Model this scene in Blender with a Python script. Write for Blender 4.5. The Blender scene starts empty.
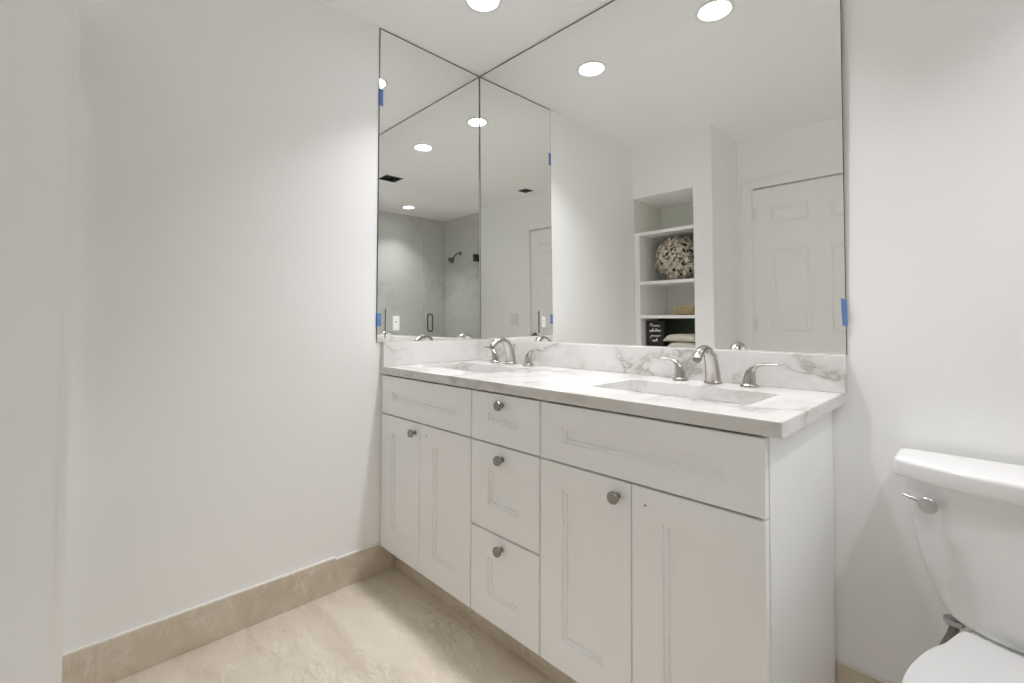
import bpy, bmesh, math, random
from mathutils import Vector, Matrix
random.seed(7)
S = bpy.context.scene
COL = S.collection

# ------------------------------------------------------------ camera, world, exposure
F_PX = 464.838; YAW = 0.79468; PITCH = 0.02691; ROLL = 0.00396
cd = bpy.data.cameras.new('camera'); cam = bpy.data.objects.new('camera', cd); COL.objects.link(cam)
fw = Vector((-math.sin(YAW)*math.cos(PITCH), math.cos(YAW)*math.cos(PITCH), math.sin(PITCH)))
rt = Vector((math.cos(YAW), math.sin(YAW), 0)); up = rt.cross(fw)
r2 = rt*math.cos(ROLL)+up*math.sin(ROLL); u2 = -rt*math.sin(ROLL)+up*math.cos(ROLL)
M = Matrix((r2, u2, -fw)).transposed().to_4x4(); M.translation = (1.8963, -1.6158, 1.109)
cam.matrix_world = M
cd.sensor_width = 36; cd.lens = F_PX/1024*36; cd.shift_y = -31.68/1024; cd.clip_start = 0.02
S.camera = cam
w = bpy.data.worlds.new('world'); S.world = w; w.use_nodes = True
w.node_tree.nodes['Background'].inputs[0].default_value = (0.02, 0.02, 0.02, 1)
S.view_settings.view_transform = 'Standard'; S.view_settings.look = 'None'
S.view_settings.gamma = 1; S.view_settings.use_curve_mapping = False
S.view_settings.exposure = 1.25
S.cycles.max_bounces = 24; S.cycles.diffuse_bounces = 16; S.cycles.glossy_bounces = 12
S.cycles.transmission_bounces = 10; S.cycles.transparent_max_bounces = 12
S.cycles.sample_clamp_indirect = 6; S.cycles.blur_glossy = 1.0; S.cycles.use_denoising = True
LAMP = 10.0; BEAM = 2.0; SPREAD = 100
H = 2.44
LAMPS = [(0.465, -0.385), (1.109, -0.374), (2.340, -0.560), (2.889, -1.330), (2.889, -0.400)]  # toilet lamp and far shower lamp are added fill, out of view

# ------------------------------------------------------------ materials
def mat(name, col=(.8,.8,.8), rough=.5, metal=0, emit=None, spec=.5):
    m = bpy.data.materials.new(name); m.use_nodes = True
    b = m.node_tree.nodes['Principled BSDF']
    b.inputs['Base Color'].default_value = (*col, 1); b.inputs['Roughness'].default_value = rough
    b.inputs['Metallic'].default_value = metal; b.inputs['Specular IOR Level'].default_value = spec
    if emit: b.inputs['Emission Color'].default_value = (.99, .98, 1.015, 1); b.inputs['Emission Strength'].default_value = emit
    return m
def N(m, t, **kw):
    n = m.node_tree.nodes.new(t)
    for k, v in kw.items():
        if k in n.inputs.keys(): n.inputs[k].default_value = v
        else: setattr(n, k, v)
    return n
def L(m, a, b): m.node_tree.links.new(a, b)
def ramp(m, src, stops, interp='LINEAR'):
    r = N(m, 'ShaderNodeValToRGB'); r.color_ramp.interpolation = interp
    e = r.color_ramp.elements
    while len(e) < len(stops): e.new(.5)
    for x, (p, c) in zip(e, stops):
        x.position = p; x.color = (*c, 1) if len(c) == 3 else c
    L(m, src, r.inputs[0]); return r
def mix(m, fac, a, b, mode='MIX'):
    n = N(m, 'ShaderNodeMix', data_type='RGBA', blend_type=mode)
    for s, v in ((n.inputs[0], fac), (n.inputs[6], a), (n.inputs[7], b)):
        if isinstance(v, (int, float)): s.default_value = v
        elif isinstance(v, tuple): s.default_value = (*v, 1)
        else: L(m, v, s)
    return n.outputs[2]
def bump(m, src, strength=.1, dist=.002):
    b = N(m, 'ShaderNodeBump', Strength=strength, Distance=dist); L(m, src, b.inputs['Height'])
    L(m, b.outputs[0], m.node_tree.nodes['Principled BSDF'].inputs['Normal'])
def paint(name, col, rough, scale=180, st=.06):
    m = mat(name, col, rough); tc = N(m, 'ShaderNodeTexCoord')
    n = N(m, 'ShaderNodeTexNoise', Scale=scale, Detail=3.0); L(m, tc.outputs['Object'], n.inputs['Vector'])
    bump(m, n.outputs[0], st, .001); return m
def veined(name, base, vein, warp_scale=2.2, vscale=3.0, width=.02, amount=.7, cloud=.25, rough=.2, stretch=(1,1,1), vein2=None):
    """polished stone: thin ridged noise veins over soft clouds"""
    m = mat(name, base, rough); tc = N(m, 'ShaderNodeTexCoord')
    mp = N(m, 'ShaderNodeMapping'); mp.inputs['Scale'].default_value = stretch; L(m, tc.outputs['Object'], mp.inputs[0])
    wn = N(m, 'ShaderNodeTexNoise', Scale=warp_scale, Detail=4.0); L(m, mp.outputs[0], wn.inputs['Vector'])
    ad = N(m, 'ShaderNodeMixRGB', blend_type='LINEAR_LIGHT') if False else N(m, 'ShaderNodeVectorMath', operation='MULTIPLY_ADD')
    L(m, wn.outputs['Color'], ad.inputs[0]); ad.inputs[1].default_value = (.5,.5,.5); L(m, mp.outputs[0], ad.inputs[2])
    vn = N(m, 'ShaderNodeTexNoise', Scale=vscale, Detail=5.0, Roughness=.55); L(m, ad.outputs[0], vn.inputs['Vector'])
    s = N(m, 'ShaderNodeMath', operation='SUBTRACT'); L(m, vn.outputs[0], s.inputs[0]); s.inputs[1].default_value = .5
    a = N(m, 'ShaderNodeMath', operation='ABSOLUTE'); L(m, s.outputs[0], a.inputs[0])
    vr = ramp(m, a.outputs[0], [(0, (1,1,1)), (width, (.35,.35,.35)), (width*3.5, (0,0,0))])
    mk = N(m, 'ShaderNodeTexNoise', Scale=warp_scale*.9, Detail=2.0); L(m, mp.outputs[0], mk.inputs['Vector'])
    mr = ramp(m, mk.outputs[0], [(.42, (0,0,0)), (.62, (1,1,1))])
    f = N(m, 'ShaderNodeMath', operation='MULTIPLY'); L(m, vr.outputs[0], f.inputs[0]); L(m, mr.outputs[0], f.inputs[1])
    f2 = N(m, 'ShaderNodeMath', operation='MULTIPLY'); L(m, f.outputs[0], f2.inputs[0]); f2.inputs[1].default_value = amount
    cn = N(m, 'ShaderNodeTexNoise', Scale=vscale*1.3, Detail=6.0); L(m, ad.outputs[0], cn.inputs['Vector'])
    cr = ramp(m, cn.outputs[0], [(.35, (0,0,0)), (.75, (1,1,1))])
    cf = N(m, 'ShaderNodeMath', operation='MULTIPLY'); L(m, cr.outputs[0], cf.inputs[0]); cf.inputs[1].default_value = cloud
    c1 = mix(m, cf.outputs[0], base, vein2 or vein)
    c2 = mix(m, f2.outputs[0], c1, vein)
    L(m, c2, m.node_tree.nodes['Principled BSDF'].inputs['Base Color'])
    m['out'] = 1
    return m, c2, tc
WALL = paint('wall paint', (.94,.943,.94), .5)
CEIL = paint('ceiling paint', (.95,.948,.946), .7)
NICHE_SHADE = paint('shaded niche paint', (.80,.80,.755), .6)  # white darkened and yellowed, the niche's shade put into the colour
CAB = paint('cabinet lacquer', (.93,.937,.942), .35, 60, .02)
TRIM = paint('trim enamel', (.93,.926,.92), .35, 60, .02)
DARK = mat('dark gap', (.03,.03,.028), .8)
CERAM = mat('ceramic', (.84,.84,.835), .12)
SEATP = mat('toilet seat plastic', (.66,.66,.655), .28)
SINKC = mat('sink ceramic', (.82,.82,.815), .15)
PLASTIC = mat('white plastic', (.82,.85,.84), .3)
NICKEL = mat('brushed nickel', (.52,.50,.46), .24, 1)
KNOBM = mat('dark satin nickel', (.33,.32,.29), .3, 1)
CHROME = mat('satin chrome', (.55,.55,.54), .3, 1)
BRONZE = mat('dark metal', (.16,.155,.15), .35, 1)
EDGE = mat('mirror edge', (.03,.033,.03), .4)
MIRROR = mat('mirror silver', (.945,.955,.937), 0, 1)
TAPE = paint('blue masking tape', (.13,.23,.52), .7, 400, .1)
CAULK = mat('caulk', (.86,.85,.82), .5)
LENS = mat('lamp lens', (1,1,1), .5, emit=LAMP)
BLACK = mat('black board', (.018,.018,.016), .6)
GREEN = mat('dark green block', (.06,.075,.05), .5)
SCRIPT = mat('white lettering', (.75,.74,.70), .6)
BRAID = mat('braided steel hose', (.22,.20,.17), .35, .9)
MARBLE, _, _ = veined('white marble', (.735,.73,.715), (.38,.36,.32), 2.6, 3.0, .022, .8, .34, .16, (1,1,2.5), (.50,.48,.43))
MARBLE_S, _, _ = veined('splash marble', (.80,.79,.775), (.36,.34,.31), 2.6, 2.8, .022, .85, .26, .18, (1,1,1.3), (.60,.58,.55))
# beige floor stone with large tiles
def stone_tile(name, base, vein, sx, sy, off, plane, grout, rough, width=.02, amount=.35, cloud=.5, gw=.003, v2=None, jl=.5):
    m, c, tc = veined(name, base, vein, 1.6, 2.2, width, amount, cloud, rough, (1,1,1), v2)
    mp = N(m, 'ShaderNodeMapping'); L(m, tc.outputs['Object'], mp.inputs[0])
    if plane == 'wall':
        sp = N(m, 'ShaderNodeSeparateXYZ'); L(m, mp.outputs[0], sp.inputs[0])
        ad = N(m, 'ShaderNodeMath', operation='ADD'); L(m, sp.outputs[0], ad.inputs[0]); L(m, sp.outputs[1], ad.inputs[1])
        cb = N(m, 'ShaderNodeCombineXYZ'); L(m, ad.outputs[0], cb.inputs[0]); L(m, sp.outputs[2], cb.inputs[1]); src = cb.outputs[0]
    else: src = mp.outputs[0]
    mp.inputs['Location'].default_value = off
    b = N(m, 'ShaderNodeTexBrick', offset=jl); L(m, src, b.inputs['Vector'])
    b.inputs['Scale'].default_value = 1; b.inputs['Brick Width'].default_value = sx; b.inputs['Row Height'].default_value = sy
    b.inputs['Mortar Size'].default_value = gw; b.inputs['Mortar Smooth'].default_value = .1
    b.inputs['Color1'].default_value = (.94,.94,.94,1); b.inputs['Color2'].default_value = (1,1,1,1); b.inputs['Mortar'].default_value = (1,1,1,1)
    t = mix(m, 1.0, c, b.outputs[0], 'MULTIPLY')
    o = mix(m, b.outputs[1], t, grout)
    L(m, o, m.node_tree.nodes['Principled BSDF'].inputs['Base Color'])
    bump(m, b.outputs[1], -.2, .001); return m
def beige(name, base, lite, dark, sx, sy, off, plane, grout, gw):
    """honed beige limestone: broad clouds, long pale wisps, brown mineral streaks, thin joints"""
    m = mat(name, base, .3); tc = N(m, 'ShaderNodeTexCoord')
    rot = N(m, 'ShaderNodeMapping'); rot.inputs['Rotation'].default_value = (0, 0, math.radians(38)); rot.inputs['Scale'].default_value = (1.0, 2.6, 2.0)
    L(m, tc.outputs['Object'], rot.inputs[0])
    c = N(m, 'ShaderNodeTexNoise', Scale=2.6, Detail=9.0, Roughness=.62, Distortion=.8); L(m, rot.outputs[0], c.inputs['Vector'])
    cr = ramp(m, c.outputs[0], [(.36, (0,0,0)), (.62, (1,1,1))])
    col = mix(m, cr.outputs[0], dark, base)
    for sc, wdt, colr, am, seed in ((4.4, .016, lite, .75, 3.1), (7.5, .012, lite, .65, 9.7), (3.4, .007, tuple(x*.70 for x in dark), .55, 17.3)):
        sh = N(m, 'ShaderNodeMapping'); sh.inputs['Location'].default_value = (seed, seed*.7, seed*.3); L(m, rot.outputs[0], sh.inputs[0])
        v = N(m, 'ShaderNodeTexNoise', Scale=sc, Detail=6.0, Roughness=.5, Distortion=1.4); L(m, sh.outputs[0], v.inputs['Vector'])
        s1 = N(m, 'ShaderNodeMath', operation='SUBTRACT'); L(m, v.outputs[0], s1.inputs[0]); s1.inputs[1].default_value = .5
        a1 = N(m, 'ShaderNodeMath', operation='ABSOLUTE'); L(m, s1.outputs[0], a1.inputs[0])
        vr = ramp(m, a1.outputs[0], [(0, (am,)*3), (wdt, (am*.4,)*3), (wdt*3, (0,0,0))])
        mk = N(m, 'ShaderNodeTexNoise', Scale=sc*.7, Detail=2.0); L(m, sh.outputs[0], mk.inputs['Vector'])
        mr = ramp(m, mk.outputs[0], [(.48, (0,0,0)), (.60, (1,1,1))])
        f = N(m, 'ShaderNodeMath', operation='MULTIPLY'); L(m, vr.outputs[0], f.inputs[0]); L(m, mr.outputs[0], f.inputs[1])
        col = mix(m, f.outputs[0], col, colr)
    mp = N(m, 'ShaderNodeMapping'); mp.inputs['Location'].default_value = off; L(m, tc.outputs['Object'], mp.inputs[0]); src = mp.outputs[0]
    if plane == 'wall':
        sp = N(m, 'ShaderNodeSeparateXYZ'); L(m, src, sp.inputs[0])
        ad = N(m, 'ShaderNodeMath', operation='ADD'); L(m, sp.outputs[0], ad.inputs[0]); L(m, sp.outputs[1], ad.inputs[1])
        cb = N(m, 'ShaderNodeCombineXYZ'); L(m, ad.outputs[0], cb.inputs[0]); L(m, sp.outputs[2], cb.inputs[1]); src = cb.outputs[0]
    b = N(m, 'ShaderNodeTexBrick', offset=0.0); L(m, src, b.inputs['Vector'])
    b.inputs['Scale'].default_value = 1; b.inputs['Brick Width'].default_value = sx; b.inputs['Row Height'].default_value = sy
    b.inputs['Mortar Size'].default_value = gw; b.inputs['Mortar Smooth'].default_value = .1
    b.inputs['Color1'].default_value = (.97,.97,.97,1); b.inputs['Color2'].default_value = (1,1,1,1); b.inputs['Mortar'].default_value = (1,1,1,1)
    t = mix(m, 1.0, col, b.outputs[0], 'MULTIPLY')
    L(m, mix(m, b.outputs[1], t, grout), m.node_tree.nodes['Principled BSDF'].inputs['Base Color'])
    return m
FLOOR = beige('beige marble tile', (.74,.67,.575), (.82,.77,.69), (.62,.545,.44), .61, .61, (.18,.31,0), 'floor', (.72,.65,.555), .0008)
BASE = beige('beige stone baseboard', (.70,.625,.52), (.80,.745,.65), (.60,.52,.415), .457, 3, (.13,0,.0), 'wall', (.60,.52,.42), .0012)
SHTILE = stone_tile('grey veined shower tile', (.63,.63,.61), (.44,.435,.41), .61, .61, (.1,.06,.10), 'wall', (.585,.585,.565), .3, .02, .7, .4, .003, (.58,.578,.55))
GLASS = bpy.data.materials.new('clear glass'); GLASS.use_nodes = True
_t = GLASS.node_tree; _t.nodes.remove(_t.nodes['Principled BSDF'])
_a = _t.nodes.new('ShaderNodeBsdfTransparent'); _a.inputs[0].default_value = (.982,.992,.985,1)
_g = _t.nodes.new('ShaderNodeBsdfGlossy'); _g.inputs['Roughness'].default_value = 0
_f = _t.nodes.new('ShaderNodeFresnel'); _f.inputs[0].default_value = 1.2
_m = _t.nodes.new('ShaderNodeMixShader')
_t.links.new(_f.outputs[0], _m.inputs[0]); _t.links.new(_a.outputs[0], _m.inputs[1]); _t.links.new(_g.outputs[0], _m.inputs[2])
_t.links.new(_m.outputs[0], _t.nodes['Material Output'].inputs[0])
SHELL = mat('shell petals', (.5,.45,.38), .5)
_tc = N(SHELL, 'ShaderNodeTexCoord'); _v = N(SHELL, 'ShaderNodeTexVoronoi', Scale=38.0); L(SHELL, _tc.outputs['Object'], _v.inputs['Vector'])
_s = N(SHELL, 'ShaderNodeSeparateColor'); L(SHELL, _v.outputs['Color'], _s.inputs[0])
_r = ramp(SHELL, _s.outputs[0], [(0, (.40,.31,.23)), (.3, (.78,.70,.62)), (.6, (.62,.60,.44)), (.85, (.86,.83,.77)), (1, (.60,.48,.42))])
L(SHELL, _r.outputs[0], SHELL.node_tree.nodes['Principled BSDF'].inputs['Base Color'])
WOVEN = paint('woven seagrass', (.55,.43,.26), .7, 90, .6)
TOWEL = paint('pale towel', (.66,.64,.57), .95, 300, .8)

# ------------------------------------------------------------ mesh helpers
def box(bm, x0, x1, y0, y1, z0, z1, bev=0, seg=1):
    r = bmesh.ops.create_cube(bm, size=1)
    vs = r['verts']
    for v in vs:
        v.co = Vector((x0+(v.co.x+.5)*(x1-x0), y0+(v.co.y+.5)*(y1-y0), z0+(v.co.z+.5)*(z1-z0)))
    if bev:
        es = list({e for v in vs for e in v.link_edges})
        bmesh.ops.bevel(bm, geom=es, offset=bev, segments=seg, affect='EDGES', profile=.5)
def loft(bm, rings, cap0=True, cap1=True, closed=True):
    R = [[bm.verts.new(p) for p in ring] for ring in rings]
    n = len(R[0])
    for a, b in zip(R, R[1:]):
        for i in range(n if closed else n-1):
            j = (i+1) % n
            bm.faces.new((a[i], a[j], b[j], b[i]))
    if cap0: bm.faces.new(list(reversed(R[0])))
    if cap1: bm.faces.new(R[-1])
    return R
def circle(c, ax, r, n=24, rx=None):
    ax = Vector(ax).normalized()
    a = ax.orthogonal().normalized() if abs(ax.z) < .99 else Vector((1,0,0)); b = ax.cross(a)
    return [Vector(c)+a*math.cos(2*math.pi*i/n)*r+b*math.sin(2*math.pi*i/n)*(rx or r) for i in range(n)]
def lathe(bm, c, ax, prof, n=28):
    """prof: list of (distance along axis, radius)"""
    ax = Vector(ax).normalized()
    loft(bm, [circle(Vector(c)+ax*h, ax, max(r, 1e-4), n) for h, r in prof])
def tube(bm, pts, rad, n=14, side=None, flat=None):
    """sweep; rad a number or list; side: fixed sideways vector; flat: list of thickness factors"""
    pts = [Vector(p) for p in pts]; rings = []
    pn = None
    for i, p in enumerate(pts):
        t = (pts[min(i+1, len(pts)-1)]-pts[max(i-1, 0)]).normalized()
        if side is not None: a = Vector(side)
        elif pn is None: a = t.orthogonal()
        else: a = pn
        a = (a-t*a.dot(t)).normalized(); pn = a; b = t.cross(a)
        r = rad[i] if isinstance(rad, (list, tuple)) else rad
        f = flat[i] if flat else 1
        rings.append([p+a*math.cos(2*math.pi*k/n)*r+b*math.sin(2*math.pi*k/n)*r*f for k in range(n)])
    loft(bm, rings)
def spline(P, n=8):
    P = [Vector(p) for p in P]; out = []
    for i in range(len(P)-1):
        p0, p1, p2, p3 = P[max(i-1,0)], P[i], P[i+1], P[min(i+2,len(P)-1)]
        for k in range(n):
            t = k/n
            out.append(.5*((2*p1)+(p2-p0)*t+(2*p0-5*p1+4*p2-p3)*t*t+(3*p1-p0-3*p2+p3)*t**3))
    out.append(P[-1]); return out
def lerp_list(v, n):
    out = []
    for i in range(len(v)-1):
        for k in range(n): out.append(v[i]+(v[i+1]-v[i])*k/n)
    return out+[v[-1]]
def base_of(p):
    q = Vector((0,0,0))
    while p is not None: q += p.location; p = p.parent
    return q
def obj(name, bm, m, parent=None, smooth=False, angle=40):
    """link bm (built in world coordinates) as one mesh object"""
    o = base_of(parent)
    if o.length: bmesh.ops.translate(bm, verts=bm.verts, vec=-o)
    bmesh.ops.recalc_face_normals(bm, faces=bm.faces)
    me = bpy.data.meshes.new(name); bm.to_mesh(me); bm.free()
    for x in (m if isinstance(m, (list, tuple)) else [m]): me.materials.append(x)
    if smooth:
        for p in me.polygons: p.use_smooth = True
        me.set_sharp_from_angle(angle=math.radians(angle))
    ob = bpy.data.objects.new(name, me); COL.objects.link(ob)
    if parent is not None: ob.parent = parent
    return ob
def tag(o, label, cat, group=None):
    o['label'] = label; o['category'] = cat
    if group: o['group'] = group
    return o
def thing(name, label, cat, loc, group=None):
    o = bpy.data.objects.new(name, None); COL.objects.link(o); o.location = loc; o.empty_display_size = .05
    return tag(o, label, cat, group)
def struct(name, boxes, m, bev=0):
    bm = bmesh.new()
    for b in boxes: box(bm, *b, bev)
    o = obj(name, bm, m); o['kind'] = 'structure'; return o
def one_box(name, b, m, parent=None, bev=0, seg=1):
    bm = bmesh.new(); box(bm, *b, bev, seg); return obj(name, bm, m, parent, smooth=bev > 0)
def copy_tree(o, parent=None):
    c = o.copy(); COL.objects.link(c); c.parent = parent
    for ch in o.children: copy_tree(ch, c)
    return c

# ------------------------------------------------------------ the room
WX = -0.005; WY = 0.019; NY = -1.593; DY = -2.082; SY = -2.131; XN = .605; XR = 3.284; NB = -2.045
struct('floor', [(WX-.1, XR+.1, -2.4, WY+.1, -.08, 0)], FLOOR)
# ceiling with a round hole punched for each downlight
bm = bmesh.new(); box(bm, WX-.1, XR+.1, -2.4, WY+.1, H, H+.10)
ceil = obj('ceiling', bm, CEIL); ceil['kind'] = 'structure'
bm = bmesh.new()
for x, y in LAMPS: lathe(bm, (x, y, H-.02), (0,0,1), [(0, .066), (.07, .066)], 48)
box(bm, 1.915, 2.080, -.680, -.505, H-.02, H+.07)
cut = obj('cutter', bm, CEIL)
def apply_cut(o, c):
    md = o.modifiers.new('b', 'BOOLEAN'); md.operation = 'DIFFERENCE'; md.solver = 'EXACT'; md.object = c
    dg = bpy.context.evaluated_depsgraph_get()
    me = bpy.data.meshes.new_from_object(o.evaluated_get(dg)); o.modifiers.clear()
    old = o.data; o.data = me; bpy.data.meshes.remove(old)
    bpy.data.objects.remove(c)
apply_cut(ceil, cut)
struct('wall_left', [(WX-.1, WX, -2.4, WY+.1, 0, H)], WALL)
struct('wall_back', [(WX, XR+.1, WY, WY+.1, 0, H)], WALL)
struct('wall_niche', [(.475, XN, -2.3, NY, 0, H), (WX, .475, -2.3, NY, 2.040, H), (WX, .475, -2.3, NB, .10, 2.040), (WX, .475, -2.3, NY, 0, .10)], WALL)
struct('wall_door', [(XN, .706, -2.3, DY, 0, H), (.706, 1.556, -2.3, DY, 2.066, H), (1.556, 2.49, -2.3, DY, 0, H), (.706, 1.556, -2.32, -2.26, 0, 2.066)], WALL)
struct('wall_shower', [(2.49, XR+.1, -2.3, SY, 0, H)], SHTILE)
struct('wall_right', [(XR, XR+.1, SY, WY, 0, H)], SHTILE)
struct('trim_niche_corner', [(XN-.012, XN+.0013, NY-.012, NY+.0013, .001, H-.001)], TRIM)
# stone baseboards, with the caulk line on top
def baseboard(n, boxes, caulk):
    bm = bmesh.new()
    for b in boxes: box(bm, *b, .001)
    o = obj(n, bm, BASE); o['kind'] = 'structure'
    bm = bmesh.new()
    for b in caulk: box(bm, *b)
    obj('caulk_line', bm, CAULK, o)
baseboard('baseboard_left', [(WX, .006, NY, -.77, 0, .1345), (WX, .003, -.769, -.494, 0, .126)],
          [(WX, .004, NY, -.77, .1345, .1385), (WX, .002, -.769, -.494, .126, .130)])
baseboard('baseboard_back', [(1.580, 2.50, .008, WY, 0, .135)], [(1.580, 2.50, .011, WY, .135, .141)])
baseboard('baseboard_door', [(1.63, 2.48, DY, DY+.012, 0, .135)], [(1.63, 2.48, DY, DY+.008, .135, .139)])
baseboard('baseboard_niche', [(XN, XN+.012, -2.081, NY, 0, .03)], [(XN, XN+.004, -2.08, NY, .03, .032)])

# ------------------------------------------------------------ door and casing
dr = struct('door_1', [(.706, .712, -2.26, DY, 0, 2.066)], TRIM)
bm = bmesh.new()
X0, X1, Z1 = .709, 1.553, 2.059
box(bm, X0, X1, DY-.040, DY-.020, .008, Z1)
slab = obj('door_slab', bm, TRIM, dr)
def panel(bm, x0, x1, z0, z1, y, out=1, d=.007, w=.014, raised=True):
    """moulded panel ring facing +y*out at plane y"""
    def rr(i, dy): return [Vector((x0+i, y+dy*out, z0+i)), Vector((x1-i, y+dy*out, z0+i)), Vector((x1-i, y+dy*out, z1-i)), Vector((x0+i, y+dy*out, z1-i))]
    rings = [rr(0, 0), rr(w*.5, .003), rr(w, 0), rr(w*1.3, -d), rr(w*2.0, -d), rr(w*3.2, -.001)] if raised else [rr(0,0), rr(w, -d)]
    loft(bm, rings, cap0=False)
def face_with_holes(bm, x0, x1, z0, z1, y, holes):
    """flat face in plane y with rectangular holes, cut on a grid"""
    xs = sorted({x0, x1, *[h[0] for h in holes], *[h[1] for h in holes]}); zs = sorted({z0, z1, *[h[2] for h in holes], *[h[3] for h in holes]})
    V = {}
    def v(i, k):
        if (i, k) not in V: V[(i, k)] = bm.verts.new((xs[i], y, zs[k]))
        return V[(i, k)]
    for i in range(len(xs)-1):
        for k in range(len(zs)-1):
            cx, cz = (xs[i]+xs[i+1])/2, (zs[k]+zs[k+1])/2
            if any(h[0] < cx < h[1] and h[2] < cz < h[3] for h in holes): continue
            bm.faces.new((v(i,k), v(i+1,k), v(i+1,k+1), v(i,k+1)))
pc = [(X0+.112, X0+.365), (X1-.365, X1-.112)]
pr = [(1.790, 1.925), (1.000, 1.612), (.235, .850)]
holes = [(a, b, c, d) for a, b in pc for c, d in pr]
bm = bmesh.new(); face_with_holes(bm, X0, X1, .008, Z1, DY-.009, holes)
for a, b, c, d in holes: panel(bm, a, b, c, d, DY-.009)
obj('door_face', bm, TRIM, dr)
bm = bmesh.new()
box(bm, .639, .708, DY, DY+.018, 0, 2.130, .004); box(bm, 1.554, 1.623, DY, DY+.018, 0, 2.130, .004); box(bm, .7085, 1.5535, DY, DY+.018, 2.064, 2.130, .004)
obj('door_casing', bm, TRIM, dr)
for z in (1.88, 1.05, .25):
    bm = bmesh.new(); lathe(bm, (.7085, DY+.004, z-.045), (0,0,1), [(0,.006),(.09,.006)], 12); box(bm, .710, .735, DY-.010, DY-.0065, z-.045, z+.045)
    obj('door_hinge', bm, PLASTIC, dr, True)
bm = bmesh.new(); lathe(bm, (1.500, DY-.009, .925), (0,1,0), [(0,.030),(.006,.030),(.010,.014),(.045,.012)], 24)
tube(bm, spline([(1.500,DY+.036,.925),(1.46,DY+.040,.927),(1.40,DY+.036,.923)], 6), .0085, 12)
obj('door_handle', bm, BRONZE, dr, True)
sw = thing('light_switch', 'white double light switch plate on the wall beside the door, seen faintly in the mirror', 'light switch', (1.803, DY, 1.10))
one_box('cover_plate', (1.745, 1.861, DY, DY+.005, 1.035, 1.165), PLASTIC, sw, .002, 2)
for x in (1.780, 1.826): one_box('rocker', (x-.017, x+.017, DY+.005, DY+.009, 1.066, 1.134), PLASTIC, sw, .0015)

# ------------------------------------------------------------ recessed ceiling lights and vents
LBL = ['recessed round ceiling light over the left sink, nearest the mirrored corner', 'recessed round ceiling light over the right sink, second from the mirrored corner',
       'added fill light in a recessed round fitting above the toilet, out of view', 'recessed round ceiling light inside the shower, nearer the shower head', 'added fill light in a recessed round fitting inside the shower, away from the shower head, out of view']
lamp0 = None
for (x, y), lb in zip(LAMPS, LBL):
    if lamp0 is None:
        lamp0 = t = thing('ceiling_light', lb, 'ceiling light', (x, y, H), 'recessed ceiling lights')
        bm = bmesh.new(); n = 48
        prof = [(.0015, .080), (-.004, .078), (-.0045, .066), (.010, .0565), (.018, .056)]
        loft(bm, [circle((x, y, H+h), (0,0,1), r, n) for h, r in prof], False, False)
        obj('trim_ring', bm, PLASTIC, t, True)
        bm = bmesh.new(); lathe(bm, (x, y, H+.012), (0,0,1), [(0, .0565), (.004, .0565)], 48); obj('lamp_lens', bm, LENS, t)
        ld = bpy.data.lights.new('beam', 'AREA'); ld.shape = 'DISK'; ld.size = .11; ld.energy = BEAM; ld.spread = math.radians(SPREAD); ld.color = (.99, .98, 1.015)
        lo = bpy.data.objects.new('beam', ld); COL.objects.link(lo); lo.parent = t; lo.location = (0, 0, .009)
    else:
        t = copy_tree(lamp0); t.location = (x, y, H); t['label'] = lb
def vent(name, label, x0, x1, y0, y1, n, depth, along):
    t = thing(name, label, 'vent', ((x0+x1)/2, (y0+y1)/2, H))
    bm = bmesh.new(); e = .008
    for b in ((x0, x1, y0, y0+e), (x0, x1, y1-e, y1), (x0, x0+e, y0+e, y1-e), (x1-e, x1, y0+e, y1-e)): box(bm, *b, H-.004, H+.001)
    obj('frame', bm, BRONZE, t)
    bm = bmesh.new(); box(bm, x0+e, x1-e, y0+e, y1-e, H+depth-.003, H+depth)
    if depth > .01:
        for b in ((x0+.0003, x0+e, y0+.0003, y1-.0003), (x1-e, x1-.0003, y0+.0003, y1-.0003), (x0+e, x1-e, y0+.0003, y0+e), (x0+e, x1-e, y1-e, y1-.0003)): box(bm, *b, H+.0012, H+depth)
    obj('recess_shade', bm, DARK, t)  # near-black sheet and lining paint the shade inside the opening
    bm = bmesh.new()
    for i in range(n):
        f = (i+1)/(n+1)
        if along == 'x': yy = y0+(y1-y0)*f; box(bm, x0+e, x1-e, yy-.002, yy+.002, H-.004, H-.001+depth*.3)
        else: xx = x0+(x1-x0)*f; box(bm, xx-.002, xx+.002, y0+e, y1-e, H-.004, H-.001+depth*.3)
    obj('grille_slats', bm, DARK, t)
vent('exhaust_vent', 'open dark square exhaust vent in the ceiling near the toilet, larger of the two vents', 1.915, 2.080, -.680, -.505, 2, .05, 'x')
vent('air_vent', 'small dark air vent in the ceiling near the door, seen in the corner mirror', 1.360, 1.475, -1.935, -1.815, 6, 0.0, 'y')

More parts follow.
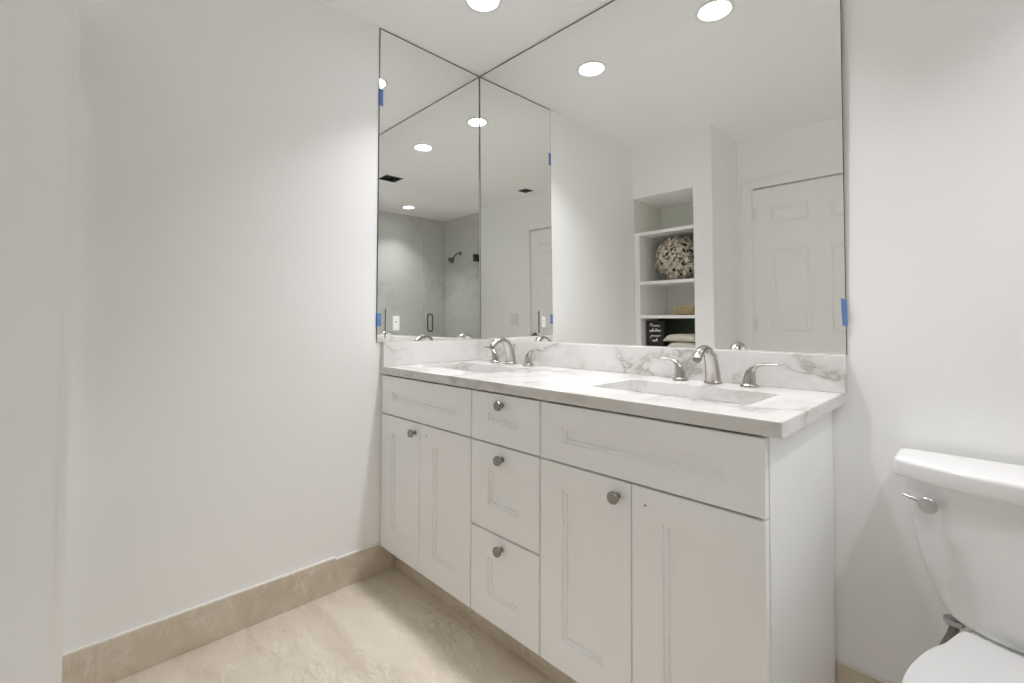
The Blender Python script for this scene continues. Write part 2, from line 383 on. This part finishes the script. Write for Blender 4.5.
# ------------------------------------------------------------ vanity cabinets
CY = -.569; DT = .019; BY = CY+DT+.001; ZC = .876
def shaker(name, cab, x0, x1, z0, z1, mx, mt, mb, parent):
    """cabinet front: slab with a stepped recessed centre"""
    bm = bmesh.new()
    def rr(ix, it, ib, y): return [Vector((x0+ix, y, z0+ib)), Vector((x1-ix, y, z0+ib)), Vector((x1-ix, y, z1-it)), Vector((x0+ix, y, z1-it))]
    R = [rr(0,0,0, CY+DT), rr(0,0,0, CY+.0015), rr(.0015,.0015,.0015, CY), rr(mx,mt,mb, CY), rr(mx+.002,mt+.002,mb+.002, CY+.006),
         rr(mx+.010,mt+.009,mb+.009, CY+.0066), rr(mx+.0115,mt+.0105,mb+.0105, CY+.0125)]
    loft(bm, R)
    return obj(name, bm, CAB, parent)
def knob(x, z, parent):
    bm = bmesh.new()
    lathe(bm, (x, CY-.0002, z), (0,-1,0), [(0,.009),(.002,.009),(.004,.0055),(.013,.0055),(.016,.012),(.018,.0158),(.024,.0162),(.0268,.0148),(.0275,.0115),(.0268,.009)], 32)
    obj('knob', bm, KNOBM, parent, True, 35)
def hole(x, z, parent):
    bm = bmesh.new(); lathe(bm, (x, CY+.001, z), (0,-1,0), [(0,.0026),(.0013,.0026)], 12); obj('screw_hole', bm, DARK, parent)
def body(x0, x1, parent, right_end=False):
    bm = bmesh.new()
    back = WY-.003
    for b in ((x0, x0+.015, BY, back, .113, ZC), (x1-.015, x1, BY, back, .113, ZC), (x0+.015, x1-.015, BY, back, .113, .128), (x0+.015, x1-.015, back-.006, back, .128, ZC)): box(bm, *b)
    obj('body', bm, CAB, parent)
    bm = bmesh.new(); box(bm, x0, x1, -.480, back, .002, .1125)
    obj('plinth', bm, CAB, parent)
    one_box('toe_kick', (x0, x1-(.018 if right_end else 0), -.516+.006, -.5052, .002, .1125), DARK, parent) if False else None
c1 = thing('vanity_cabinet', 'white shaker vanity cabinet under the left sink, two doors below one drawer front', 'cabinet', (.315, -.27, 0), 'white vanity cabinets')
body(.001, .628, c1)
shaker('false_drawer_front', c1, .004, .6260, .7065, .871, .086, .063, .064, c1)
d = shaker('door', c1, .004, .3075, .118, .7005, .086, .072, .086, c1); knob(.274, .662, d)
d = shaker('door', c1, .3110, .6260, .118, .7005, .086, .072, .086, c1); hole(.354, .662, d)
c2 = thing('vanity_cabinet', 'narrow white vanity cabinet in the middle with three stacked drawers', 'cabinet', (.79, -.27, 0), 'white vanity cabinets')
body(.629, .951, c2)
for z0, z1, kz, mt, mb in ((.7065, .871, .839, .063, .066), (.4145, .7005, .662, .080, .083), (.118, .4085, .373, .080, .083)):
    d = shaker('drawer', c2,   .6315, .9490, z0, z1, .086, mt, mb, c2); knob(.787, kz, d)
c3 = thing('vanity_cabinet', 'white shaker vanity cabinet under the right sink, beside the toilet', 'cabinet', (1.265, -.27, 0), 'white vanity cabinets')
body(.952, 1.577, c3, True)
shaker('false_drawer_front', c3, .9545, 1.5745, .7065, .871, .082, .063, .058, c3)
d = shaker('door', c3, .9545, 1.2605, .118, .7005, .083, .072, .086, c3); knob(1.222, .662, d)
d = shaker('door', c3, 1.2635, 1.5745, .118, .7005, .083, .072, .086, c3); hole(1.301, .659, d)
one_box('side_skirt', (1.559, 1.577, -.5475, -.4805, .002, .1128), CAB, c3)
tk = struct('baseboard_vanity', [(.004, 1.576, -.5055, -.4935, 0, .1125)], BASE) if False else None
bm = bmesh.new(); box(bm, .004, 1.5585, -.4925, -.4803, 0, .1125)
o = obj('baseboard_vanity', bm, BASE); o['kind'] = 'structure'

# ------------------------------------------------------------ marble counter, splashes, sinks
ZT = .9113
def rrect(x0, x1, y0, y1, r, z, n=6):
    out = []
    for cx, cy, a0 in ((x1-r, y1-r, 0), (x0+r, y1-r, 90), (x0+r, y0+r, 180), (x1-r, y0+r, 270)):
        for k in range(n+1):
            a = math.radians(a0+90*k/n); out.append(Vector((cx+r*math.cos(a), cy+r*math.sin(a), z)))
    return out
SINKS = [(.085, .545), (1.032, 1.492)]; SY0, SY1 = -.425, -.172
bm = bmesh.new(); box(bm, WX+.001, 1.6086, -.5754, WY-.001, .8775, ZT, .0025, 2)
ct = obj('countertop', bm, MARBLE)
bm = bmesh.new()
for a, b in SINKS: loft(bm, [rrect(a, b, SY0, SY1, .022, .80), rrect(a, b, SY0, SY1, .022, 1.0)])
cut = obj('cutter', bm, MARBLE); apply_cut(ct, cut)
tag(ct, 'white grey-veined marble countertop with two sink cutouts, on the vanity cabinets', 'countertop')
o = one_box('backsplash', (.0205, 1.6135, -.020, WY-.001, ZT+.0002, 1.0185), MARBLE_S, None, .0012)
tag(o, 'long grey-veined marble backsplash along the wall under the wide mirror', 'backsplash')
o = one_box('side_splash', (WX+.0005, .020, -.572, WY-.001, ZT+.0002, 1.0185), MARBLE_S, None, .0012)
tag(o, 'short pale marble side splash on the left wall under the narrow mirror', 'backsplash')
for (a, b), lb in zip(SINKS, ('rectangular white undermount sink at the left, nearest the mirrored corner', 'rectangular white undermount sink at the right, nearer the toilet')):
    cx = (a+b)/2; cy = (SY0+SY1)/2
    t = thing('sink', lb, 'sink', (cx, cy, .74), 'undermount sinks')
    bm = bmesh.new()
    def q(i, z, r): return rrect(a+i, b-i, SY0+i, SY1-i, r, z)
    loft(bm, [q(-.02,.8770,.04), q(-.006,.8770,.028), q(-.006,.870,.028), q(-.003,.80,.03), q(.006,.765,.04), q(.030,.750,.05), q(.09,.746,.03),
              q(.09,.738,.03), q(.02,.740,.05), q(-.008,.77,.04), q(-.02,.866,.04)], True, True)
    # open the top: remove the first cap
    bm.faces.ensure_lookup_table()
    bmesh.ops.delete(bm, geom=[max(bm.faces, key=lambda f: f.calc_area() if abs(f.calc_center_median().z-.877) < .001 else 0)], context='FACES')
    obj('basin', bm, SINKC, t, True, 60)
    bm = bmesh.new(); lathe(bm, (cx, cy, .7462), (0,0,1), [(0,.030),(.003,.030),(.004,.024),(.0025,.022)], 24); obj('drain', bm, CHROME, t, True)

# ------------------------------------------------------------ widespread faucets
def faucet(x, label):
    Y = -.068
    t = thing('faucet', label, 'faucet', (x, Y, ZT), 'brushed nickel faucets')
    bm = bmesh.new(); lathe(bm, (x, Y, ZT+.0002), (0,0,1), [(0,.0285),(.004,.0288),(.008,.0265),(.010,.0245)], 28)
    obj('base_ring', bm, NICKEL, t, True, 50)
    bm = bmesh.new()
    P = [(x,Y,ZT+.008),(x,Y-.004,ZT+.035),(x,Y-.014,ZT+.070),(x,Y-.032,ZT+.100),(x,Y-.060,ZT+.115),(x,Y-.089,ZT+.111),(x,Y-.112,ZT+.096),(x,Y-.122,ZT+.084)]
    Rr = [.0245,.0232,.0208,.0178,.0150,.0144,.0150,.0154]
    tube(bm, spline(P, 6), lerp_list(Rr, 6), 20, side=(1,0,0), flat=lerp_list([1,1,1,.95,.85,.85,.95,1], 6))
    sp = obj('spout', bm, NICKEL, t, True, 60)
    bm = bmesh.new(); lathe(bm, (x,Y-.1216,ZT+.0845), (0,-.64,-.77), [(0,.0122),(.004,.0122)], 20); obj('aerator', bm, BRONZE, sp, True)
    bm = bmesh.new(); lathe(bm, (x,Y+.020,ZT+.045), (0,0,1), [(0,.0022),(.038,.0022),(.040,.005),(.047,.0058),(.050,.004)], 14); obj('lift_rod', bm, NICKEL, t, True)
    for s in (-1, 1):
        hx = x+s*.112
        bm = bmesh.new()
        lathe(bm, (hx, Y, ZT+.0002), (0,0,1), [(0,.0265),(.004,.0265),(.008,.024),(.0105,.0195)], 28)
        hb = obj('handle_base', bm, NICKEL, t, True, 50)
        bm = bmesh.new()
        P = [(hx,Y,ZT+.010),(hx+s*.001,Y,ZT+.028),(hx+s*.005,Y,ZT+.046),(hx+s*.016,Y,ZT+.062),(hx+s*.036,Y-.001,ZT+.0705),(hx+s*.062,Y-.002,ZT+.073),(hx+s*.083,Y-.003,ZT+.0735)]
        tube(bm, spline(P, 6), lerp_list([.0195,.0175,.0155,.0125,.0105,.0095,.0070], 6), 18, side=(0,1,0), flat=lerp_list([1,1,.9,.62,.42,.36,.40], 6))
        obj('lever_handle', bm, NICKEL, t, True, 60)
    return t
f1 = faucet(.315, 'brushed nickel two-handle arched faucet behind the left sink')
f2 = copy_tree(f1); f2.location.x = 1.265; f2['label'] = 'brushed nickel two-handle arched faucet behind the right sink'

# ------------------------------------------------------------ mirrors
def myf(x, z): return (x*math.sin(.00498)+(z-1.7)*math.sin(-.01063))
def mirror(name, P, back_off, label, ins):
    """slab: P = front corners (bottom a, bottom b, top b, top a); silvered front with a dark desilvered rim; ins = rim widths (a, b, top)"""
    bm = bmesh.new(); P = [Vector(p) for p in P]
    ux = (P[1]-P[0]).normalized(); uz = (P[3]-P[0]).normalized()
    f = [bm.verts.new(c) for c in P]; b = [bm.verts.new(c+Vector(back_off)) for c in P]
    g = [bm.verts.new(p) for p in (P[0]+ux*ins[0], P[1]-ux*ins[1], P[2]-ux*ins[1]-uz*ins[2], P[3]+ux*ins[0]-uz*ins[2])]
    ff = bm.faces.new(g); bm.faces.new(list(reversed(b)))
    for i, k in ((1, 2), (2, 3), (3, 0)): bm.faces.new((f[i], f[k], g[k], g[i]))
    bm.faces.new((f[0], f[1], g[1], g[0]))
    for i in range(4): bm.faces.new((f[i], b[i], b[(i+1) % 4], f[(i+1) % 4]))
    for x in bm.faces: x.material_index = 1
    ff.material_index = 0
    o = obj(name, bm, [MIRROR, EDGE]); return tag(o, label, 'mirror')
zb, zt = 1.0192, 2.4365
mirror('wall_mirror', [(.003, myf(.003,zb), zb), (1.6145, myf(1.6145,zb), zb), (1.6145, myf(1.6145,zt), zt), (.003, myf(.003,zt), zt)], (0,.0032,0),
       'wide frameless wall mirror above both sinks, reaching the ceiling', (.0022, .0015, .0035))
mirror('side_mirror', [(0, -.5965, zb), (0, .003, zb), (0, -.0105, zt), (0, -.5965, zt)], (-.0048,0,0),
       'narrow frameless mirror on the left wall, meeting the wide mirror at the corner', (.002, .0022, .0035))
t = thing('power_outlet', 'white outlet in a mirrored cover plate low on the left side mirror', 'outlet', (0, -.511, 1.10))
bm = bmesh.new(); box(bm, .0003, .0045, -.555, -.467, 1.034, 1.169)
for f in bm.faces: f.material_index = 0 if abs(f.normal.x) > .5 and f.calc_center_median().x > .002 else 1
bm.normal_update()
for f in bm.faces: f.material_index = 0 if (f.normal.x > .5 or f.calc_center_median().x > .004) else 1
obj('mirrored_plate', bm, [MIRROR, EDGE], t)
o = one_box('receptacle', (.0046, .0075, -.521, -.486, 1.070, 1.137), PLASTIC, t, .001)
one_box('reset_button', (.0076, .0085, -.5065, -.5005, 1.106, 1.112), BRONZE, o)
for z in (1.148, 1.055):
    bm = bmesh.new(); lathe(bm, (.0046,-.5035,z), (1,0,0), [(0,.003),(.001,.003)], 12); obj('screw', bm, CHROME, t)
for y1, z0, z1, lb in ((-.576, 1.088, 1.147, 'blue painter tape low on the outer edge of the narrow side mirror'),
                       (-.578, 2.085, 2.160, 'blue painter tape high on the outer edge of the narrow side mirror')):
    bm = bmesh.new(); box(bm, .0002, .0012, -.5985, y1, z0, z1); box(bm, -.0048, .0012, -.5985, -.5967, z0, z1); tag(obj('painter_tape', bm, TAPE), lb, 'tape', 'blue tape pieces on the mirrors')
bm = bmesh.new(); v = [bm.verts.new(p) for p in ((1.603, .0095, 1.183), (1.617, .0085, 1.178), (1.619, .0095, 1.101), (1.606, .0105, 1.103))]
v2 = [bm.verts.new(Vector(p.co)+Vector((0,-.0012,0))) for p in v]
bm.faces.new(v); bm.faces.new(v2[::-1])
for i in range(4): bm.faces.new((v[i], v2[i], v2[(i+1)%4], v[(i+1)%4]))
tag(obj('painter_tape', bm, TAPE), 'blue painter tape on the right edge of the wide mirror', 'tape', 'blue tape pieces on the mirrors')

# ------------------------------------------------------------ niche shelving and its contents
t = thing('built_in_shelves', 'white built-in shelves in the wall niche, seen in the wide mirror', 'shelves', (.24, -1.82, .10))
for z in (1.772, 1.392, 1.132, .880, .50):
    one_box('shelf', (.046 if z < 1.7 else .0, .470, NB+.0045, NY-.002, z-.023, z), TRIM, t, .001)
for n_, b_ in (('shaded_back_liner', (.0, .4745, NB+.0003, NB+.004, .101, 2.0395)), ('shaded_end_liner', (.4703, .4748, NB+.0045, NY-.004, .101, 2.0395)), ('shaded_end_liner', (WX+.0002, .0, NB+.0045, NY-.004, 1.7725, 2.0395))):
    one_box(n_, b_, NICHE_SHADE, t)  # thin liners that carry the shade-darkened colour
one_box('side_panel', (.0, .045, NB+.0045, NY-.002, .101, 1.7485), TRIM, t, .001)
# decorative ball of shell petals
bc = Vector((.272, -1.800, 1.392+.172)); RB = .158
t = thing('decorative_ball', 'large round ball of cream and tan shell petals on the second niche shelf', 'decoration', bc-Vector((0,0,.171)))
bm = bmesh.new(); bmesh.ops.create_icosphere(bm, subdivisions=3, radius=RB*.80); bmesh.ops.scale(bm, vec=(1.13,1.1,1), verts=bm.verts); bmesh.ops.translate(bm, verts=bm.verts, vec=bc); obj('shade_core', bm, BLACK, t, True)  # black core paints the deep shade between the petals
bm = bmesh.new(); NP = 270
for i in range(NP):
    zz = 1-2*(i+.5)/NP; ph = i*2.399963; rr = math.sqrt(1-zz*zz)
    d = Vector((1.13*rr*math.cos(ph), 1.1*rr*math.sin(ph), zz))
    q = (d+Vector([random.uniform(-.45,.45) for _ in range(3)])).normalized()
    a = q.orthogonal().normalized(); b2 = q.cross(a); an = random.uniform(0, 6.28)
    a, b2 = a*math.cos(an)+b2*math.sin(an), b2*math.cos(an)-a*math.sin(an)
    s = random.uniform(.019, .030); tip = random.uniform(.4, 1.0)
    c = bc+d*RB*random.uniform(.86, 1.0)
    top, bot = [], []
    for k in range(9):
        al = 2*math.pi*k/9; wv = 1+.18*math.sin(3*al+i)
        p = c+(a*math.cos(al)+b2*math.sin(al)*.7)*s*wv+q*(s*.75*math.cos(al)*tip+s*.5*math.sin(2*al+i))
        top.append(bm.verts.new(p)); bot.append(bm.verts.new(p-q*.0022))
    m0 = bm.verts.new(c-q*s*.25); m1 = bm.verts.new(c-q*(s*.25+.0022))
    for k in range(9):
        j = (k+1) % 9
        bm.faces.new((m0, top[k], top[j])); bm.faces.new((m1, bot[j], bot[k])); bm.faces.new((top[k], bot[k], bot[j], top[j]))
for v in bm.verts:   # petals press flat against the shelf below and stay clear of the boards around
    v.co.z = min(max(v.co.z, 1.3925+random.uniform(0, .002)), 1.742); v.co.x = min(max(v.co.x, .050), .464)
o = obj('petals', bm, SHELL, t); o['kind'] = 'stuff'
# low woven bowl
t = thing('woven_basket', 'small low tan woven basket on the third niche shelf', 'basket', (.365, -1.73, 1.132))
bm = bmesh.new()
lathe(bm, (.365,-1.73,1.1322), (0,0,1), [(0,.070),(.006,.074)], 28); obj('base', bm, BRAID, t)
bm = bmesh.new()
for k in range(6):
    z = 1.1435+k*.0095; r = .079+.0025*k
    pts = [Vector((.365+math.cos(a)*(r+.004*math.sin(14*a+k*math.pi)), -1.73+math.sin(a)*(r+.004*math.sin(14*a+k*math.pi)), z+.003*math.cos(14*a+k*math.pi))) for a in [2*math.pi*i/84 for i in range(84)]]
    R = []
    for i, p in enumerate(pts):
        tn = (pts[(i+1)%84]-pts[i-1]).normalized(); aa = (Vector((0,0,1))-tn*tn.z).normalized(); bb = tn.cross(aa)
        R.append([bm.verts.new(p+aa*math.cos(c*math.pi/3)*.0062+bb*math.sin(c*math.pi/3)*.0062) for c in range(6)])
    for i in range(84):
        for c in range(6): bm.faces.new((R[i][c], R[i][(c+1)%6], R[(i+1)%84][(c+1)%6], R[(i+1)%84][c]))
obj('woven_sides', bm, WOVEN, t, True, 80)
# script sign
t = thing('block_sign', 'black block sign with white script lettering on the bottom visible niche shelf', 'sign', (.128, -1.67, .880))
one_box('block', (.058, .198, -1.700, -1.660, .8802, 1.090), BLACK, t, .002)
bm = bmesh.new()
def stroke(pts, r=.0030): tube(bm, spline([(x, -1.6592, z) for x, z in pts], 5), r, 8)
# four lines of a loose brush script
def scrawl(x0, x1, z, kind):
    wd = x1-x0; P = []
    n = 9
    for i in range(n):
        x = x0+wd*i/(n-1); up_ = {0: (0,.010,0,.011,.001,.010,0,.026,.004), 1: (.012,0,.010,.001,.012,.002,.022,0,.008), 2: (.004,.010,.002,.009,.003,.010,.002,.011,-.012), 3: (0,.024,.002,.010,0,.011,0,.010,.002)}[kind][i]
        P.append((x, z+up_))
    stroke(P)
scrawl(.172, .090, 1.046, 0); scrawl(.178, .128, 1.008, 1); scrawl(.118, .086, 1.006, 3); scrawl(.176, .092, .968, 2); scrawl(.150, .108, .932, 3)
obj('script_lettering', bm, SCRIPT, t, True)
o = one_box('dark_block', (.050, .468, -2.036, -1.86, .8802, 1.106), GREEN, None, .006, 2)  # solid dark green-black block across the back of this compartment
tag(o, 'dark green-black block filling the back of the niche, behind the folded towels', 'storage bin')
def towel(x0, x1, y0, y1, z0, z1, label, sag):
    bm = bmesh.new(); rings = []
    n = 26; nx = 14
    for i in range(nx+1):
        u = i/nx; x = x0+(x1-x0)*u
        e = min(1, math.sin(math.pi*min(u*1.0, 1))*3) if u < .5 else 1
        e = max(.25, math.sqrt(min(1, u/.16))) if u < .5 else max(.6, min(1, (1-u)/.08))
        hz = (z1-z0)/2*e; cz = z0+(z1-z0)/2*e+sag*math.sin(u*6+1)*.0; ring = []
        for k in range(n):
            a = 2*math.pi*k/n; ca, sa = math.cos(a), math.sin(a)
            yy = (y0+y1)/2+(y1-y0)/2*math.copysign(abs(ca)**.35, ca)
            zz = cz+hz*math.copysign(abs(sa)**.7, sa)+(sag*math.sin(u*7+yy*20) if sa > .2 else 0)
            ring.append(Vector((x, yy, zz)))
        rings.append(ring)
    loft(bm, rings)
    return tag(obj('folded_towel', bm, TOWEL, None, True, 70), label, 'towel', 'folded towels in the niche')
towel(.235, .462, -1.845, -1.625, .8803, .932, 'pale folded towel lying on the niche shelf, bottom of the pair', .002)
towel(.215, .455, -1.840, -1.620, .936, .990, 'pale folded towel on top of the other towel in the niche', .002)

# ------------------------------------------------------------ toilet
TX = 1.970
t = thing('toilet', 'white two-piece toilet with a closed lid, to the right of the vanity', 'toilet', (TX, -.35, 0))
def dring(hw, yb, ye, ym, z, n=14, rc=.03, rb=.012):
    """tank plan: flat back at yb, ends reach ye, front bows out to ym"""
    pts = []
    for k in range(5):
        a = math.radians(90*k/4); pts.append(Vector((TX+hw-rb+rb*math.cos(math.radians(0)+a), yb-rb+rb*math.sin(a), z)))
    for k in range(5):
        a = math.radians(90+90*k/4); pts.append(Vector((TX-hw+rb+rb*math.cos(a), yb-rb+rb*math.sin(a), z)))
    for k in range(1, 13):
        a = math.radians(180+65*k/12); pts.append(Vector((TX-hw+rc+rc*math.cos(a), ye+rc*.9+rc*math.sin(a), z)))
    xa = -hw+rc+rc*math.cos(math.radians(245)); ya = ye+rc*.9+rc*math.sin(math.radians(245))
    for k in range(1, n):
        u = k/n; x = xa+(-2*xa)*u; pts.append(Vector((TX+x, ya+(ym-ya)*(1-(2*u-1)**2), z)))
    for k in range(12, 0, -1):
        a = math.radians(180+65*k/12); pts.append(Vector((TX+hw-rc-rc*math.cos(a), ye+rc*.9+rc*math.sin(a), z)))
    return pts
bm = bmesh.new()
prof = [(.418,.095,-.128,-.150), (.419,.120,-.132,-.158), (.428,.146,-.130,-.166), (.445,.160,-.126,-.171), (.465,.171,-.122,-.175), (.50,.185,-.120,-.180), (.54,.197,-.120,-.184), (.60,.208,-.121,-.188), (.67,.216,-.123,-.190), (.736,.219,-.125,-.192)]
pf = [Vector((hw, ye, ym)) for z, hw, ye, ym in prof]; zs_ = lerp_list([p[0] for p in prof], 5); pf = spline(pf, 5)
loft(bm, [dring(p.x, -.010, p.y, p.z, z, rc=min(.065, p.x*.36)) for z, p in zip(zs_, pf)])
tank = obj('tank', bm, CERAM, t, True, 60)
bm = bmesh.new()
LP = [(.7362, .2365), (.737, .2385), (.739, .2395), (.741, .240), (.750, .2405), (.770, .2405), (.773, .2402), (.7765, .239), (.779, .2365), (.7805, .233), (.7808, .226)]
loft(bm, [dring(hw, -.004-(0 if .737 < z < .775 else .002), -.129-(hw-.2365), -.1975-(hw-.2365), z, rc=.022) for z, hw in LP])
obj('tank_lid', bm, CERAM, t, True, 50)
bm = bmesh.new(); ly = -.158
lathe(bm, (1.798, ly+.012, .6885), (-.12,-1,0), [(0,.008),(.014,.008),(.016,.0175),(.022,.0185),(.025,.0165),(.026,.010)], 28)
tube(bm, [(1.792, ly-.004, .691), (1.770, ly-.001, .697), (1.750, ly+.008, .699)], [.0045,.0036,.003], 10)
obj('flush_lever', bm, CHROME, tank, True, 40)
# bowl, seat, lid
def egg(hw, y0, y1, z, n=40, back=.75):
    """elongated oval between y0 (back) and y1 (front); narrower at the back"""
    out = []
    for k in range(n):
        a = 2*math.pi*k/n; s, c = math.sin(a), math.cos(a)
        u = (1-c)/2  # 0 back, 1 front
        yy = y0+(y1-y0)*u
        wdt = hw*abs(s)**.75*(back+(1-back)*min(1, u*2.0))
        out.append(Vector((TX+math.copysign(wdt, s), yy, z)))
    return out
bm = bmesh.new()
loft(bm, [egg(.105,-.18,-.60,.0,back=1), egg(.110,-.16,-.61,.02,back=1), egg(.100,-.16,-.58,.10,back=1), egg(.112,-.14,-.59,.20,back=.95), egg(.150,-.12,-.65,.30,back=.85),
          egg(.178,-.06,-.690,.37,back=.75), egg(.180,-.05,-.695,.392,back=.75), egg(.176,-.052,-.692,.397,back=.75), egg(.135,-.22,-.66,.397), egg(.125,-.23,-.65,.36), egg(.09,-.30,-.58,.25), egg(.04,-.35,-.47,.2)])
obj('bowl', bm, CERAM, t, True, 50)
bm = bmesh.new(); box(bm, TX-.11, TX+.11, -.17, -.055, .390, .4165, .006, 2); obj('tank_mount', bm, CERAM, t, True, 50)
bm = bmesh.new(); loft(bm, [egg(.184,-.200,-.700,.3975), egg(.188,-.197,-.704,.404), egg(.188,-.197,-.704,.411), egg(.184,-.200,-.700,.4155)])
seat = obj('seat', bm, SEATP, t, True, 50)
bm = bmesh.new()
def lidring(sc, z):
    """lid outline: squarish back, oval front"""
    half = [(.0,-.194),(.06,-.183),(.105,-.166),(.121,-.166),(.134,-.205),(.147,-.249),(.167,-.292),(.186,-.361),(.195,-.416),(.197,-.47),(.190,-.54),(.170,-.60),(.135,-.66),(.08,-.70),(.0,-.713)]
    h = spline([(x,y,0) for x, y in half], 3)
    pts = [Vector((TX-x*sc, -.44+(y+.44)*sc, z)) for x, y, _ in h]+[Vector((TX+x*sc, -.44+(y+.44)*sc, z)) for x, y, _ in reversed(h[1:-1])]
    return pts
loft(bm, [lidring(.985,.4165), lidring(1.0,.419), lidring(1.0,.427), lidring(.99,.4305), lidring(.96,.4315), lidring(.6,.434)])
obj('seat_lid', bm, SEATP, t, True, 50)
for s in (-1, 1):
    bm = bmesh.new(); lathe(bm, (TX+s*.075-.02, -.168, .412), (1,0,0), [(0,.009),(.04,.009)], 16); obj('seat_hinge', bm, PLASTIC, seat, True)
bm = bmesh.new(); lathe(bm, (1.833, -.100, .4195), (0,0,-1), [(0,.019),(.010,.019),(.014,.016)], 8); obj('supply_nut', bm, CHROME, t)
bm = bmesh.new()
lathe(bm, (1.833, -.100, .405), (0,0,-1), [(0,.0095),(.012,.0095),(.013,.007)], 12)
tube(bm, spline([(1.833,-.100,.395),(1.829,-.104,.380),(1.821,-.112,.362),(1.817,-.112,.345),(1.830,-.10,.31),(1.85,-.08,.25),(1.83,-.045,.20),(1.80,-.02,.18)], 8), .0100, 12)
obj('supply_hose', bm, BRAID, t, True)
bm = bmesh.new(); lathe(bm, (1.80, WY, .18), (0,-1,0), [(0,.025),(.004,.025),(.006,.010),(.045,.010)], 18); obj('shutoff_valve', bm, CHROME, t, True)

# ------------------------------------------------------------ shower enclosure
GX = 2.560
g = thing('shower_enclosure', 'clear frameless glass shower screen and door, seen in the corner mirrors', 'shower screen', (GX, -1.0, 0))
o = one_box('glass_door', (GX-.005, GX+.005, -2.124, -1.319, .10, 2.09), GLASS, g)
one_box('fixed_glass_panel', (GX-.005, GX+.005, -1.315, WY-.002, .096, 2.09), GLASS, g)
one_box('curb', (GX-.05, GX+.05, SY+.001, WY-.001, .001, .095), SHTILE, g, .003)
for z in (1.865, .35):
    bm = bmesh.new(); box(bm, GX-.016, GX-.0055, -2.130, -2.045, z-.045, z+.045, .002); box(bm, GX+.0055, GX+.016, -2.130, -2.045, z-.045, z+.045, .002)
    obj('hinge', bm, BRONZE, o)
bm = bmesh.new()
for s in (-1, 1):
    xx = GX+s*.048
    tube(bm, spline([(GX+s*.0055,-1.397,1.168),(xx-s*.020,-1.397,1.166),(xx-s*.004,-1.397,1.156),(xx,-1.397,1.135),(xx,-1.397,1.07),(xx,-1.397,1.005),(xx-s*.004,-1.397,.985),(xx-s*.020,-1.397,.977),(GX+s*.0055,-1.397,.975)], 5), .009, 12)
obj('door_pull', bm, BRONZE, o, True)
g = thing('shower_fixture', 'dark metal shower head on a bent arm on the tiled shower wall', 'shower fixture', (2.934, SY, 1.963))
bm = bmesh.new(); lathe(bm, (2.934, SY, 1.963), (0,1,0), [(0,.028),(.006,.026),(.010,.012)], 24); obj('flange', bm, BRONZE, g, True)
bm = bmesh.new(); tube(bm, spline([(2.934,SY+.006,1.963),(2.936,SY+.04,1.960),(2.940,SY+.075,1.938),(2.944,SY+.105,1.900)], 6), .010, 12); obj('arm', bm, BRONZE, g, True)
bm = bmesh.new(); lathe(bm, (2.944,SY+.101,1.904), (.03,.72,-.69), [(0,.011),(.012,.016),(.020,.013),(.030,.022),(.050,.042),(.066,.046),(.070,.042)], 28); obj('spray_head', bm, BRONZE, g, True)
